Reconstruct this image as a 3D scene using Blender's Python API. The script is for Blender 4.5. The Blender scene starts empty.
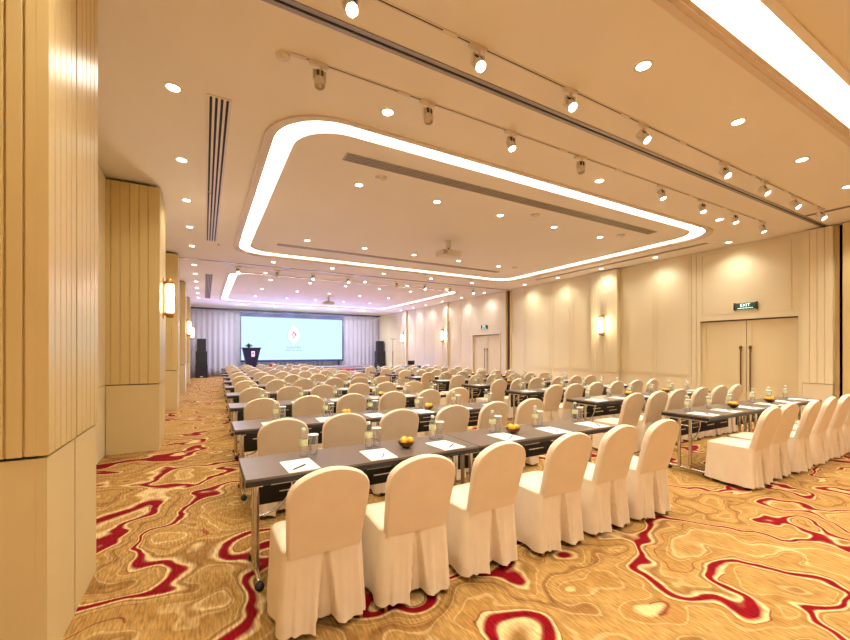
import bpy, bmesh, math, random
from mathutils import Vector, Matrix
random.seed(7)
R = math.radians
PI = math.pi
scn = bpy.context.scene
COL = scn.collection

def lin(r, g, b, a=1.0):
    f = lambda c: (c/255/12.92) if c/255 <= .04045 else ((c/255+.055)/1.055)**2.4
    return (f(r), f(g), f(b), a)

# ------------------------------------------------------------------ camera, world, exposure
cd = bpy.data.cameras.new('camera')
cam = bpy.data.objects.new('camera', cd)
COL.objects.link(cam)
cam.location = (0, 0, 1.55)
cam.rotation_euler = (R(90), 0, R(-29.3))
cd.sensor_width = 36
cd.lens = 393/850*36
cd.shift_y = 31/850
cd.clip_start = .05
scn.camera = cam
scn.view_settings.view_transform = 'Standard'
scn.view_settings.look = 'None'
scn.view_settings.gamma = 1
scn.view_settings.exposure = 0.44
try:
    scn.cycles.transparent_max_bounces = 24
    scn.cycles.max_bounces = 8
    scn.cycles.diffuse_bounces = 4
    scn.cycles.sample_clamp_indirect = 2
    scn.cycles.caustics_reflective = False
    scn.cycles.caustics_refractive = False
    scn.cycles.use_light_tree = True
except Exception:
    pass
w = bpy.data.worlds.new('world')
scn.world = w
w.use_nodes = True
w.node_tree.nodes['Background'].inputs[0].default_value = (1, .85, .65, 1)
w.node_tree.nodes['Background'].inputs[1].default_value = .3

WARM = (1.0, .94, .81)
DL_POWER = 110       # downlights
TRACK_POWER = 48
SCONCE_POWER = 8
COVE_STRENGTH = 14
SCREEN_STRENGTH = .80
ADDED_BLUE = 330

# ------------------------------------------------------------------ materials
def nodes(name):
    m = bpy.data.materials.new(name)
    m.use_nodes = True
    nt = m.node_tree
    return m, nt, nt.nodes['Principled BSDF']

def mat(name, col, rough=.5, metal=0, var=.06, scale=6, bump=0, bscale=80, spec=.5, stretch=(1, 1, 1)):
    m, nt, p = nodes(name)
    p.inputs['Roughness'].default_value = rough
    p.inputs['Metallic'].default_value = metal
    p.inputs['Specular IOR Level'].default_value = spec
    tc = nt.nodes.new('ShaderNodeTexCoord')
    mp = nt.nodes.new('ShaderNodeMapping')
    mp.inputs['Scale'].default_value = stretch
    nt.links.new(tc.outputs['Object'], mp.inputs[0])
    n = nt.nodes.new('ShaderNodeTexNoise')
    n.inputs['Scale'].default_value = scale
    n.inputs['Detail'].default_value = 3
    nt.links.new(mp.outputs[0], n.inputs['Vector'])
    r = nt.nodes.new('ShaderNodeValToRGB')
    c = col
    r.color_ramp.elements[0].position = .3
    r.color_ramp.elements[1].position = .7
    r.color_ramp.elements[0].color = (c[0]*(1-var), c[1]*(1-var), c[2]*(1-var), 1)
    r.color_ramp.elements[1].color = (min(1, c[0]*(1+var)), min(1, c[1]*(1+var)), min(1, c[2]*(1+var)), 1)
    nt.links.new(n.outputs['Fac'], r.inputs[0])
    nt.links.new(r.outputs[0], p.inputs['Base Color'])
    if bump:
        n2 = nt.nodes.new('ShaderNodeTexNoise')
        n2.inputs['Scale'].default_value = bscale
        nt.links.new(mp.outputs[0], n2.inputs['Vector'])
        b = nt.nodes.new('ShaderNodeBump')
        b.inputs['Strength'].default_value = bump
        b.inputs['Distance'].default_value = .01
        nt.links.new(n2.outputs['Fac'], b.inputs['Height'])
        nt.links.new(b.outputs[0], p.inputs['Normal'])
    return m

def emit(name, col, strength, base=(.8, .8, .8, 1)):
    m, nt, p = nodes(name)
    p.inputs['Base Color'].default_value = base
    p.inputs['Emission Color'].default_value = (*col[:3], 1)
    p.inputs['Emission Strength'].default_value = strength
    return m

def glass(name, tint=(1, 1, 1), solid=.04):
    m = bpy.data.materials.new(name)
    m.use_nodes = True
    nt = m.node_tree
    nt.nodes.clear()
    o = nt.nodes.new('ShaderNodeOutputMaterial')
    t = nt.nodes.new('ShaderNodeBsdfTransparent')
    t.inputs[0].default_value = (*tint, 1)
    g = nt.nodes.new('ShaderNodeBsdfGlossy')
    g.inputs['Roughness'].default_value = .06
    d = nt.nodes.new('ShaderNodeBsdfDiffuse')
    d.inputs[0].default_value = (.9, .9, .88, 1)
    f = nt.nodes.new('ShaderNodeLayerWeight')
    f.inputs[0].default_value = .25
    a = nt.nodes.new('ShaderNodeMixShader')
    b = nt.nodes.new('ShaderNodeMixShader')
    b.inputs[0].default_value = solid
    nt.links.new(f.outputs['Facing'], a.inputs[0])
    nt.links.new(t.outputs[0], a.inputs[1])
    nt.links.new(g.outputs[0], a.inputs[2])
    nt.links.new(a.outputs[0], b.inputs[1])
    nt.links.new(d.outputs[0], b.inputs[2])
    nt.links.new(b.outputs[0], o.inputs[0])
    return m

def carpet():
    m, nt, p = nodes('swirled_carpet')
    p.inputs['Roughness'].default_value = .95
    p.inputs['Specular IOR Level'].default_value = .1
    N = lambda t: nt.nodes.new(t)
    L = nt.links.new
    tc = N('ShaderNodeTexCoord')
    mp = N('ShaderNodeMapping')
    mp.inputs['Scale'].default_value = (.80, .95, 1)
    mp.inputs['Rotation'].default_value = (0, 0, R(24))
    mp.inputs['Location'].default_value = (3.7, 1.9, 0)
    L(tc.outputs['Object'], mp.inputs[0])
    w1 = N('ShaderNodeTexNoise'); w1.inputs['Scale'].default_value = 1.25; w1.inputs['Detail'].default_value = 2.4
    L(mp.outputs[0], w1.inputs['Vector'])
    sub = N('ShaderNodeVectorMath'); sub.operation = 'SUBTRACT'; sub.inputs[1].default_value = (.5, .5, .5)
    L(w1.outputs['Color'], sub.inputs[0])
    sc = N('ShaderNodeVectorMath'); sc.operation = 'SCALE'; sc.inputs['Scale'].default_value = 1.75
    L(sub.outputs[0], sc.inputs[0])
    ad = N('ShaderNodeVectorMath'); ad.operation = 'ADD'
    L(mp.outputs[0], ad.inputs[0]); L(sc.outputs[0], ad.inputs[1])
    n = N('ShaderNodeTexNoise'); n.inputs['Scale'].default_value = .55; n.inputs['Detail'].default_value = 1.0; n.inputs['Distortion'].default_value = .3
    L(ad.outputs[0], n.inputs['Vector'])
    # main ramp: gold ground, cream borders, crimson rivers
    rp = N('ShaderNodeValToRGB'); cr = rp.color_ramp; cr.interpolation = 'LINEAR'
    gold = lin(180, 141, 80); cream = lin(218, 188, 132); red = lin(128, 6, 20); dark = lin(138, 98, 50); tan = lin(162, 120, 62)
    stops = [(0, tan), (.30, gold), (.330, gold), (.334, cream), (.340, tan), (.372, gold), (.376, cream), (.383, cream), (.386, red), (.409, red), (.412, cream), (.419, cream), (.423, tan),
             (.46, gold), (.463, cream), (.468, dark), (.50, gold), (.535, tan), (.539, cream), (.545, cream), (.548, red), (.570, red), (.573, cream), (.580, cream), (.584, dark),
             (.60, gold), (.64, tan), (.644, cream), (.65, gold), (.75, tan)]
    stops = [q for i, q in enumerate(stops) if i not in (1, 14)]
    for i, (pos, c) in enumerate(stops):
        if i < 2:
            e = cr.elements[i]; e.position = pos
        else:
            e = cr.elements.new(pos)
        e.color = c
    L(n.outputs['Fac'], rp.inputs[0])
    # fine contour lines (marbling)
    mu = N('ShaderNodeMath'); mu.operation = 'MULTIPLY'; mu.inputs[1].default_value = 26
    L(n.outputs['Fac'], mu.inputs[0])
    fr = N('ShaderNodeMath'); fr.operation = 'FRACT'; L(mu.outputs[0], fr.inputs[0])
    r2 = N('ShaderNodeValToRGB'); c2 = r2.color_ramp
    for i, (pos, v) in enumerate([(0, 0), (.43, 0), (.475, 1), (.525, 1), (.57, 0), (1, 0)]):
        e = c2.elements[i] if i < 2 else c2.elements.new(pos)
        e.position = pos; e.color = (v, v, v, 1)
    L(fr.outputs[0], r2.inputs[0])
    m1 = N('ShaderNodeMix'); m1.data_type = 'RGBA'
    rm = N('ShaderNodeValToRGB'); crm = rm.color_ramp; crm.interpolation = 'CONSTANT'
    for i, (pos, v) in enumerate([(0, .4), (.374, 0), (.422, .4), (.536, 0), (.583, .4)]):
        e = crm.elements[i] if i < 2 else crm.elements.new(pos)
        e.position = pos; e.color = (v, v, v, 1)
    L(n.outputs['Fac'], rm.inputs[0])
    fm = N('ShaderNodeMath'); fm.operation = 'MULTIPLY'; fm.inputs[1].default_value = .5
    L(r2.outputs[0], fm.inputs[0]); L(rm.outputs[0], fm.inputs[1]); L(fm.outputs[0], m1.inputs[0])
    # keep lines out of the red: multiply by (1-red mask)
    L(rp.outputs[0], m1.inputs[6]); m1.inputs[7].default_value = cream
    r3 = N('ShaderNodeValToRGB'); c3 = r3.color_ramp
    for i, (pos, v) in enumerate([(0, 0), (.95, 0), (.97, 1), (1, 0)]):
        e = c3.elements[i] if i < 2 else c3.elements.new(pos)
        e.position = pos; e.color = (v, v, v, 1)
    mu2 = N('ShaderNodeMath'); mu2.operation = 'MULTIPLY'; mu2.inputs[1].default_value = 13
    L(n.outputs['Fac'], mu2.inputs[0])
    fr2 = N('ShaderNodeMath'); fr2.operation = 'FRACT'; L(mu2.outputs[0], fr2.inputs[0])
    L(fr2.outputs[0], r3.inputs[0])
    gate = N('ShaderNodeTexNoise'); gate.inputs['Scale'].default_value = .9
    L(mp.outputs[0], gate.inputs['Vector'])
    gt = N('ShaderNodeMath'); gt.operation = 'GREATER_THAN'; gt.inputs[1].default_value = .47
    L(gate.outputs['Fac'], gt.inputs[0])
    gm = N('ShaderNodeMath'); gm.operation = 'MULTIPLY'
    L(r3.outputs[0], gm.inputs[0]); L(gt.outputs[0], gm.inputs[1])
    m2 = N('ShaderNodeMix'); m2.data_type = 'RGBA'
    L(gm.outputs[0], m2.inputs[0]); L(m1.outputs[2], m2.inputs[6]); m2.inputs[7].default_value = lin(125, 52, 36)
    # yarn grain
    mg = N('ShaderNodeMapping'); mg.inputs['Scale'].default_value = (60, 9, 1)
    L(tc.outputs['Object'], mg.inputs[0])
    g = N('ShaderNodeTexNoise'); g.inputs['Scale'].default_value = 1.3; g.inputs['Detail'].default_value = 3
    L(mg.outputs[0], g.inputs['Vector'])
    gr = N('ShaderNodeMapRange'); gr.inputs[1].default_value = .3; gr.inputs[2].default_value = .7
    gr.inputs[3].default_value = .58; gr.inputs[4].default_value = 1.18
    L(g.outputs['Fac'], gr.inputs[0])
    mm = N('ShaderNodeMix'); mm.data_type = 'RGBA'; mm.blend_type = 'MULTIPLY'; mm.inputs[0].default_value = 1
    L(m2.outputs[2], mm.inputs[6]); L(gr.outputs[0], mm.inputs[7])
    L(mm.outputs[2], p.inputs['Base Color'])
    bn = N('ShaderNodeTexNoise'); bn.inputs['Scale'].default_value = 180
    L(tc.outputs['Object'], bn.inputs['Vector'])
    bp = N('ShaderNodeBump'); bp.inputs['Strength'].default_value = .35; bp.inputs['Distance'].default_value = .01
    L(bn.outputs['Fac'], bp.inputs['Height']); L(bp.outputs[0], p.inputs['Normal'])
    return m

M = {}
M['carpet'] = carpet()
M['ceiling'] = mat('painted_plaster_ceiling', lin(248, 241, 229), .75, var=.02, scale=.6)
M['mould'] = mat('painted_moulding', lin(228, 212, 196), .6, var=.02, scale=1)
M['wall'] = mat('cream_wall_panel', lin(238, 226, 190), .45, var=.02, scale=1.2, stretch=(1, 1, .3))
M['wallplain'] = mat('cream_dado_panel', lin(236, 222, 188), .5, var=.02, scale=1.2)
M['pillar'] = mat('fluted_cream_lacquer', lin(218, 194, 136), .32, var=.025, scale=1.5, stretch=(1, 1, .3))
M['pillarlow'] = mat('cream_lacquer_base', lin(222, 202, 150), .38, var=.02, scale=1.5)
M['door'] = mat('door_veneer', lin(230, 214, 170), .45, var=.03, scale=1.5, stretch=(1, 1, .2))
M['shadowgap'] = mat('dark_reveal_and_shadow', lin(96, 76, 56), .6, var=.05)
M['black'] = mat('black_laminate', lin(26, 25, 28), .42, var=.1, scale=10)
M['blackgap'] = mat('black_slot', lin(14, 12, 12), .7, var=.1)
M['top'] = mat('brown_laminate_tabletop', lin(104, 90, 80), .28, var=.08, scale=3, stretch=(1, 12, 1), spec=.6)
M['chrome'] = mat('brushed_chrome', lin(205, 200, 195), .22, 1, var=.03)
M['brass'] = mat('warm_brass', lin(196, 148, 84), .28, 1, var=.04)
M['rubber'] = mat('black_rubber', lin(22, 22, 24), .6, var=.05)
M['fabric'] = mat('ivory_stretch_fabric', lin(236, 218, 190), .8, var=.03, scale=9, bump=.12, bscale=260, spec=.25)
M['metalgrey'] = mat('anodised_aluminium', lin(168, 160, 158), .4, .8, var=.03)
M['whitemetal'] = mat('white_enamel', lin(232, 222, 208), .4, var=.02)
M['silver'] = mat('cast_silver', lin(200, 194, 186), .3, .7, var=.04)
M['grille'] = mat('grey_grille_blades', lin(178, 168, 150), .5, .3, var=.05)
M['paper'] = mat('white_paper', lin(246, 243, 236), .7, var=.01)
M['ink'] = mat('black_plastic', lin(24, 24, 26), .35, var=.05)
M['glass'] = glass('clear_glass', (1, 1, 1), .10)
M['bottle'] = glass('clear_pet_plastic', (1, 1, 1), .12)
M['water'] = glass('water_body', (.96, .98, .97), .03)
M['label'] = mat('pale_green_label', lin(226, 232, 184), .5, var=.12, scale=60)
M['cap'] = mat('pale_green_cap', lin(224, 238, 214), .4, var=.03)
M['bowl'] = mat('dark_carved_wood', lin(98, 56, 26), .35, var=.15, scale=12)
M['fruit'] = mat('yellow_fruit_skin', lin(240, 184, 52), .4, var=.12, scale=14, bump=.1, bscale=60)
M['curtain'] = mat('pale_lilac_curtain', lin(236, 232, 240), .75, var=.03, scale=3, stretch=(1, 1, .1))
M['navy'] = mat('navy_lacquer', lin(28, 28, 66), .4, var=.08)
M['frame'] = mat('navy_frame', lin(34, 40, 92), .45, var=.06)
M['magenta'] = mat('magenta_cloth', lin(168, 18, 84), .7, var=.05)
M['stage'] = mat('pale_stage_skirt', lin(226, 220, 226), .7, var=.03, scale=4)
M['deck'] = mat('grey_stage_carpet', lin(120, 112, 124), .9, var=.05, scale=20)
M['leafdark'] = mat('dark_leaf', lin(36, 58, 52), .55, var=.2, scale=30)
M['flower'] = mat('orange_red_petal', lin(222, 72, 40), .6, var=.2, scale=40)
M['green'] = mat('exit_green_plastic', lin(10, 84, 52), .4, var=.06)
M['handle'] = mat('antique_bronze', lin(136, 102, 66), .35, .8, var=.06)
M['signpanel'] = mat('white_sign_card', lin(236, 216, 226), .5, var=.02)
M['crimson'] = mat('crimson_print', lin(170, 30, 60), .5, var=.05)
M['lens'] = emit('lamp_lens_glow', (1, .90, .70), 14)
M['tracklens'] = emit('track_lamp_glow', (1, .93, .82), 22)
M['dimlens'] = mat('lamp_reflector', lin(232, 214, 190), .3, .4, var=.03)
M['cove'] = emit('cove_roof_glow', (1, .91, .80), COVE_STRENGTH)
M['coveb'] = emit('cove_roof_glow_cool', (.90, .88, 1), COVE_STRENGTH*.8)
M['sconce'] = emit('frosted_sconce_glass_glow', (1, .86, .66), 4.5)
M['screen'] = emit('lit_screen', (.66, .97, 1.0), SCREEN_STRENGTH, (.01, .01, .01, 1))
M['screen'].node_tree.nodes['Principled BSDF'].inputs['Specular IOR Level'].default_value = 0
M['logow'] = emit('screen_white', (1, 1, 1), 1.0, (.1, .1, .1, 1))
M['logor'] = emit('screen_crimson', lin(160, 20, 62), .75, (.1, .1, .1, 1))
M['logop'] = emit('screen_pink', lin(226, 120, 170), .9, (.1, .1, .1, 1))
M['logog'] = emit('screen_grey', lin(105, 150, 158), .8, (.1, .1, .1, 1))
M['exitglow'] = emit('exit_lettering_glow', (.7, 1, .85), 1.6)

# ------------------------------------------------------------------ mesh helpers
def box(bm, x0, y0, z0, x1, y1, z1, bev=0):
    r = bmesh.ops.create_cube(bm, size=1)
    vs = r['verts']
    bmesh.ops.scale(bm, verts=vs, vec=(abs(x1-x0), abs(y1-y0), abs(z1-z0)))
    bmesh.ops.translate(bm, verts=vs, vec=((x0+x1)/2, (y0+y1)/2, (z0+z1)/2))
    if bev:
        es = list({e for v in vs for e in v.link_edges})
        bmesh.ops.bevel(bm, geom=es, offset=bev, segments=2, affect='EDGES', profile=.5)
    return vs

def tube(bm, a, b, r, seg=10, r2=None):
    a, b = Vector(a), Vector(b)
    d = b-a
    q = Vector((0, 0, 1)).rotation_difference(d).to_matrix().to_4x4()
    mt = Matrix.Translation((a+b)/2) @ q
    bmesh.ops.create_cone(bm, cap_ends=True, segments=seg, radius1=r, radius2=r if r2 is None else r2, depth=d.length, matrix=mt)

def lathe(bm, prof, seg=16, c=(0, 0, 0), closed=False):
    rings = []
    for r, z in prof:
        rings.append([bm.verts.new((c[0]+r*math.cos(2*PI*i/seg), c[1]+r*math.sin(2*PI*i/seg), c[2]+z)) for i in range(seg)])
    for a, b in zip(rings, rings[1:]):
        for i in range(seg):
            bm.faces.new((a[i], a[(i+1) % seg], b[(i+1) % seg], b[i]))
    if prof[0][0] > 1e-5:
        bm.faces.new(list(reversed(rings[0])))
    if prof[-1][0] > 1e-5:
        bm.faces.new(rings[-1])

def prism(bm, pts, z0, z1):
    """vertical prism over a plan polygon (counter-clockwise)"""
    lo = [bm.verts.new((x, y, z0)) for x, y in pts]
    hi = [bm.verts.new((x, y, z1)) for x, y in pts]
    n = len(pts)
    for i in range(n):
        bm.faces.new((lo[i], lo[(i+1) % n], hi[(i+1) % n], hi[i]))
    bm.faces.new(list(reversed(lo)))
    bm.faces.new(hi)

def mk(name, bm, m, parent=None, smooth=False, loc=None, rz=None):
    bmesh.ops.recalc_face_normals(bm, faces=bm.faces)
    me = bpy.data.meshes.new(name)
    bm.to_mesh(me)
    bm.free()
    if smooth is True:
        for p in me.polygons: p.use_smooth = True
    elif smooth:
        for p in me.polygons: p.use_smooth = True
        me.set_sharp_from_angle(angle=R(smooth))
    for mm in (m if isinstance(m, (list, tuple)) else [m]):
        me.materials.append(mm)
    o = bpy.data.objects.new(name, me)
    COL.objects.link(o)
    if parent: o.parent = parent
    if loc: o.location = loc
    if rz is not None: o.rotation_euler.z = rz
    return o

def tag(o, label, cat, group=None, kind=None):
    o['label'] = label
    o['category'] = cat
    if group: o['group'] = group
    if kind: o['kind'] = kind
    return o

def thing(name, label, cat, loc=(0, 0, 0), rz=0, group=None):
    o = bpy.data.objects.new(name, None)
    o.empty_display_size = .1
    COL.objects.link(o)
    o.location = loc
    o.rotation_euler.z = rz
    return tag(o, label, cat, group)

def struct(name, bm, m, parent=None, smooth=False):
    o = mk(name, bm, m, parent, smooth)
    if not parent: o['kind'] = 'structure'
    return o

CH = {}
def children(o):
    return [c for c in bpy.data.objects if c.parent == o] if o.name not in CH else CH[o.name]
def freeze(o):
    kids = [c for c in bpy.data.objects if c.parent == o]
    CH[o.name] = kids
    for k in kids: freeze(k)
def dup(o, loc=None, rz=None, label=None, group=None, parent=None):
    c = o.copy()
    COL.objects.link(c)
    if parent is not None: c.parent = parent
    if loc is not None: c.location = loc
    if rz is not None: c.rotation_euler.z = rz
    if label: c['label'] = label
    if group: c['group'] = group
    for k in CH.get(o.name, []):
        dup(k, parent=c)
    return c

ORD = ['first', 'second', 'third', 'fourth', 'fifth', 'sixth', 'seventh', 'eighth', 'ninth', 'tenth', 'eleventh', 'twelfth', 'thirteenth']

# ------------------------------------------------------------------ room shell
XL, XR, YB, YF, H = -1.28, 11.35, -7.0, 27.6, 4.15
bm = bmesh.new(); box(bm, XL-.2, YB-.2, -.1, XR+.3, YF+.2, 0)
struct('floor', bm, M['carpet'])

def rrect(x0, y0, x1, y1, r, n=10):
    pts = []
    for cx, cy, a0 in ((x1-r, y0+r, -90), (x1-r, y1-r, 0), (x0+r, y1-r, 90), (x0+r, y0+r, 180)):
        for i in range(n+1):
            a = R(a0+90*i/n)
            pts.append((cx+r*math.cos(a), cy+r*math.sin(a)))
    return pts

COFFERS = [(.66, -5.5, 10.0, 1.67, .75), (.66, 4.32, 10.0, 11.55, .75), (.66, 14.25, 10.0, 22.9, .75)]
# main ceiling slab with rounded openings
bm = bmesh.new()
def loop_edges(pts, z):
    vs = [bm.verts.new((x, y, z)) for x, y in pts]
    return [bm.edges.new((vs[i], vs[(i+1) % len(vs)])) for i in range(len(vs))]
E_ = loop_edges([(XL-.2, YB-.2), (XR+.3, YB-.2), (XR+.3, YF+.2), (XL-.2, YF+.2)], H)
for c in COFFERS: E_ += loop_edges(rrect(*c), H)
bmesh.ops.triangle_fill(bm, use_beauty=True, use_dissolve=False, edges=E_)
# vertical returns of the openings up into the cove
for c in COFFERS:
    p = rrect(*c)
    lo = [bm.verts.new((x, y, H)) for x, y in p]
    hi = [bm.verts.new((x, y, H+.40)) for x, y in p]
    for i in range(len(p)):
        bm.faces.new((lo[i], lo[(i+1) % len(p)], hi[(i+1) % len(p)], hi[i]))
    f = bm.faces.new(hi)
# top skin
box(bm, XL-.2, YB-.2, H+.42, XR+.3, YF+.2, H+.5)
struct('ceiling', bm, M['ceiling'])

def ring(bm, outer, inner, z0, z1):
    n = len(outer)
    a = [bm.verts.new((x, y, z0)) for x, y in outer]; b = [bm.verts.new((x, y, z0)) for x, y in inner]
    c = [bm.verts.new((x, y, z1)) for x, y in outer]; d = [bm.verts.new((x, y, z1)) for x, y in inner]
    for i in range(n):
        j = (i+1) % n
        bm.faces.new((a[i], a[j], b[j], b[i])); bm.faces.new((c[i], d[i], d[j], c[j]))
        bm.faces.new((a[i], c[i], c[j], a[j])); bm.faces.new((b[i], b[j], d[j], d[i]))

def inset(c, d, r=None):
    return rrect(c[0]+d, c[1]+d, c[2]-d, c[3]-d, max(.1, (c[4]-d*.55) if r is None else r))

for i, c in enumerate(COFFERS):
    # stepped moulding lip round the opening
    bm = bmesh.new()
    ring(bm, inset(c, -.035), inset(c, .02), H-.022, H+.02)
    ring(bm, inset(c, .0), inset(c, .055), H-.006, H+.03)
    ring(bm, inset(c, .03), inset(c, .085), H+.012, H+.06)
    struct('trim_%d' % (i+1), bm, M['mould'])
    # inner floating panel with a raised edge
    bm = bmesh.new()
    prism(bm, inset(c, .33, .58), H+.05, H+.38)
    ring(bm, inset(c, .325, .58), inset(c, .39, .54), H+.03, H+.06)
    struct('ceiling', bm, M['ceiling'])
    # channel roof made to glow, standing in for hidden LED strips
    bm = bmesh.new()
    ring(bm, inset(c, .005), inset(c, .325, .58), H+.36, H+.395)
    o = mk('cove_light', bm, M['coveb'] if i == 2 else M['cove'])
    tag(o, ['warm white cove light band round the nearest ceiling recess', 'warm white cove light band round the large middle ceiling recess',
            'cool white cove light band round the ceiling recess by the screen'][i], 'light', 'cove lights of the ceiling recesses')

# ---- walls: flat backing plus panels
def fluted(bm, a, b, nrm, depth, z0, z1, grooves, gw=.011, gd=.012):
    """panel from plan point a to b, front along nrm; grooves are distances from a"""
    a, b, n = Vector(a), Vector(b), Vector(nrm).normalized()
    t = (b-a).normalized(); Ln = (b-a).length
    pts = [a-n*depth]
    pts.append(a)
    for g in grooves:
        if g <= gw or g >= Ln-gw: continue
        pts += [a+t*(g-gw/2), a+t*(g-gw/4)-n*gd, a+t*(g+gw/4)-n*gd, a+t*(g+gw/2)]
    pts += [b, b-n*depth]
    pp = [(p.x, p.y) for p in pts]
    ar = sum(pp[i][0]*pp[(i+1) % len(pp)][1]-pp[(i+1) % len(pp)][0]*pp[i][1] for i in range(len(pp)))
    if ar < 0: pp.reverse()
    prism(bm, pp, z0, z1)

def spaced(L, s, m=None):
    n = max(1, round(L/s))
    return [L*i/n for i in range(1, n)]

# left wall
bm = bmesh.new()
box(bm, XL-.2, YB, 0, XL-.02, YF, H)
struct('wall_left', bm, M['wall'])
bm = bmesh.new()
lp = [(2.56, 3.57), (7.4, 8.43), (12.2, 13.1), (17.0, 17.9), (21.9, 22.8)]
gaps = [(YB+1, 2.56)] + [(lp[i][1], lp[i+1][0]) for i in range(4)] + [(22.8, 26.9)]
for y0, y1 in gaps:
    fluted(bm, (XL, y0), (XL, y1), (1, 0), .03, 1.05, H-.03, spaced(y1-y0, .95), .02, .012)
    fluted(bm, (XL-.006, y0), (XL-.006, y1), (1, 0), .03, 0, 1.035, spaced(y1-y0, .95), .01, .01)
struct('trim_4', bm, M['wall'])

# left pillars
PF = -.61
def left_pillar(y0, y1, label, near=False):
    t = thing('pillar', label, 'pillar', (XL, y0, 0), 0, None)
    w_, d_ = y1-y0, (-.66 if near else PF)-XL
    bm = bmesh.new()
    box(bm, 0, .02, .0, d_-.05, w_-.02, H-.03)
    mk('core', bm, M['blackgap'], t)
    if near:
        cuts = [(0, .464), (.494, w_)]
    else:
        cuts = [(0, w_)]
    for k, (c0, c1) in enumerate(cuts):
        bm = bmesh.new()
        # upper fluted cladding: side facing the aisle
        fluted(bm, (d_, c0), (d_, c1), (1, 0), .045, 1.045, H-.045, spaced(c1-c0, .095 if near else .11), .012)
        if k == 0:  # face that looks back to the camera
            fluted(bm, (0, 0), (d_-.0455, 0), (0, -1), .045, 1.045, H-.045, ([.465, .53] if near else [.06]+[.06+.115*j for j in range(1, 5)]), .014)
        if k == len(cuts)-1:
            fluted(bm, (0, w_), (d_-.0455, w_), (0, 1), .045, 1.045, H-.045, spaced(d_, .11), .012)
        mk('fluted_panel', bm, M['pillar'], t)
        bm = bmesh.new()
        fluted(bm, (d_-.008, c0+(.008 if k == 0 else 0)), (d_-.008, c1-(.008 if k == len(cuts)-1 else 0)), (1, 0), .04, 0, 1.03, [])
        if k == 0: fluted(bm, (0, .008), (d_-.0485, .008), (0, -1), .04, 0, 1.03, [])
        if k == len(cuts)-1: fluted(bm, (0, w_-.008), (d_-.0485, w_-.008), (0, 1), .04, 0, 1.03, [])
        mk('base_panel', bm, M['pillarlow'], t)
    return t
PL = ['nearest cream fluted pillar at the left edge with a dark vertical slot', 'cream fluted pillar carrying the nearest wall lamp on the left',
      'third cream fluted pillar along the left aisle', 'fourth cream fluted pillar along the left aisle, nearly hidden', 'last cream fluted pillar on the left, beside the speaker stack']
for i, (y0, y1) in enumerate(lp): left_pillar(y0, y1, PL[i], i == 0)

# right wall
bm = bmesh.new()
for y0, y1, z0 in ((YB, 3.50, 0), (3.50, 5.45, 2.32), (5.45, 12.76, 0), (13.02, 13.50, 0), (13.50, 15.46, 2.30), (15.46, YF, 0)):
    box(bm, XR+.02, y0, z0, XR+.25, y1, H)
box(bm, XR+.2, YB, 0, XR+.3, YF, H)
struct('wall_right', bm, M['wall'])
seg = [(-3, 2.6), (5.56, 5.66), (5.68, 7.75), (8.69, 11.93), (11.96, 12.72), (13.05, 13.42), (15.54, 17.62), (18.2, 22.5), (23.1, 26.9)]
gro = {2: [.93], 3: [.9, 1.84], 6: [1.0], 7: [1.0, 2.1, 3.2], 8: [1.2, 2.4]}
bm = bmesh.new()
for i, (y0, y1) in enumerate(seg):
    g = gro.get(i, [])
    fluted(bm, (XR, y0), (XR, y1), (-1, 0), .03, .872, H-.03, g, .03, .012)
    fluted(bm, (XR+.005, y0), (XR+.005, y1), (-1, 0), .03, 0, .86, g, .01, .01)
for (y0, y1, zt) in ((3.40, 5.55, 2.40), (13.42, 15.54, 2.38)):
    fluted(bm, (XR, y0), (XR, y1), (-1, 0), .03, zt, H-.03, [], .03, .012)
struct('trim_5', bm, M['wall'])
# thin frame mouldings inside the wall bays
bm = bmesh.new()
def rect_mould(bm, y0, y1, z0, z1, w_=.014, d_=.010):
    box(bm, XR-d_, y0, z0, XR+.001, y0+w_, z1); box(bm, XR-d_, y1-w_, z0, XR+.001, y1, z1)
    box(bm, XR-d_, y0+w_, z0, XR+.001, y1-w_, z0+w_); box(bm, XR-d_, y0+w_, z1-w_, XR+.001, y1-w_, z1)
for y0, y1 in ((5.74, 6.55), (6.70, 7.68), (8.80, 9.52), (9.68, 10.45), (10.62, 11.85), (15.7, 16.5), (16.7, 17.5)):
    rect_mould(bm, y0, y1, .93, H-.12)
rect_mould(bm, 3.62, 5.42, 2.47, H-.12)
struct('trim_6', bm, M['wall'])

def right_pilaster(y0, y1, label, prot=.14):
    t = thing('pilaster', label, 'pillar', (XR, y0, 0))
    w_ = y1-y0
    bm = bmesh.new()
    fluted(bm, (-prot, 0), (-prot, w_), (-1, 0), prot-.01, .872, H-.03, spaced(w_, .105), .012)
    mk('fluted_panel', bm, M['wall'], t)
    bm = bmesh.new()
    fluted(bm, (-prot+.008, .004), (-prot+.008, w_-.004), (-1, 0), prot-.02, 0, .86, [])
    mk('base_panel', bm, M['wallplain'], t)
    return t
right_pilaster(2.93, 3.40, 'flat fluted pilaster right of the double door under the exit sign')
right_pilaster(7.75, 8.69, 'fluted pilaster with the largest wall lamp on the right wall')
right_pilaster(17.62, 18.2, 'narrow pilaster with a wall lamp beyond the far double door', .12)
right_pilaster(22.5, 23.1, 'furthest pilaster with a wall lamp near the screen', .12)
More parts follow.
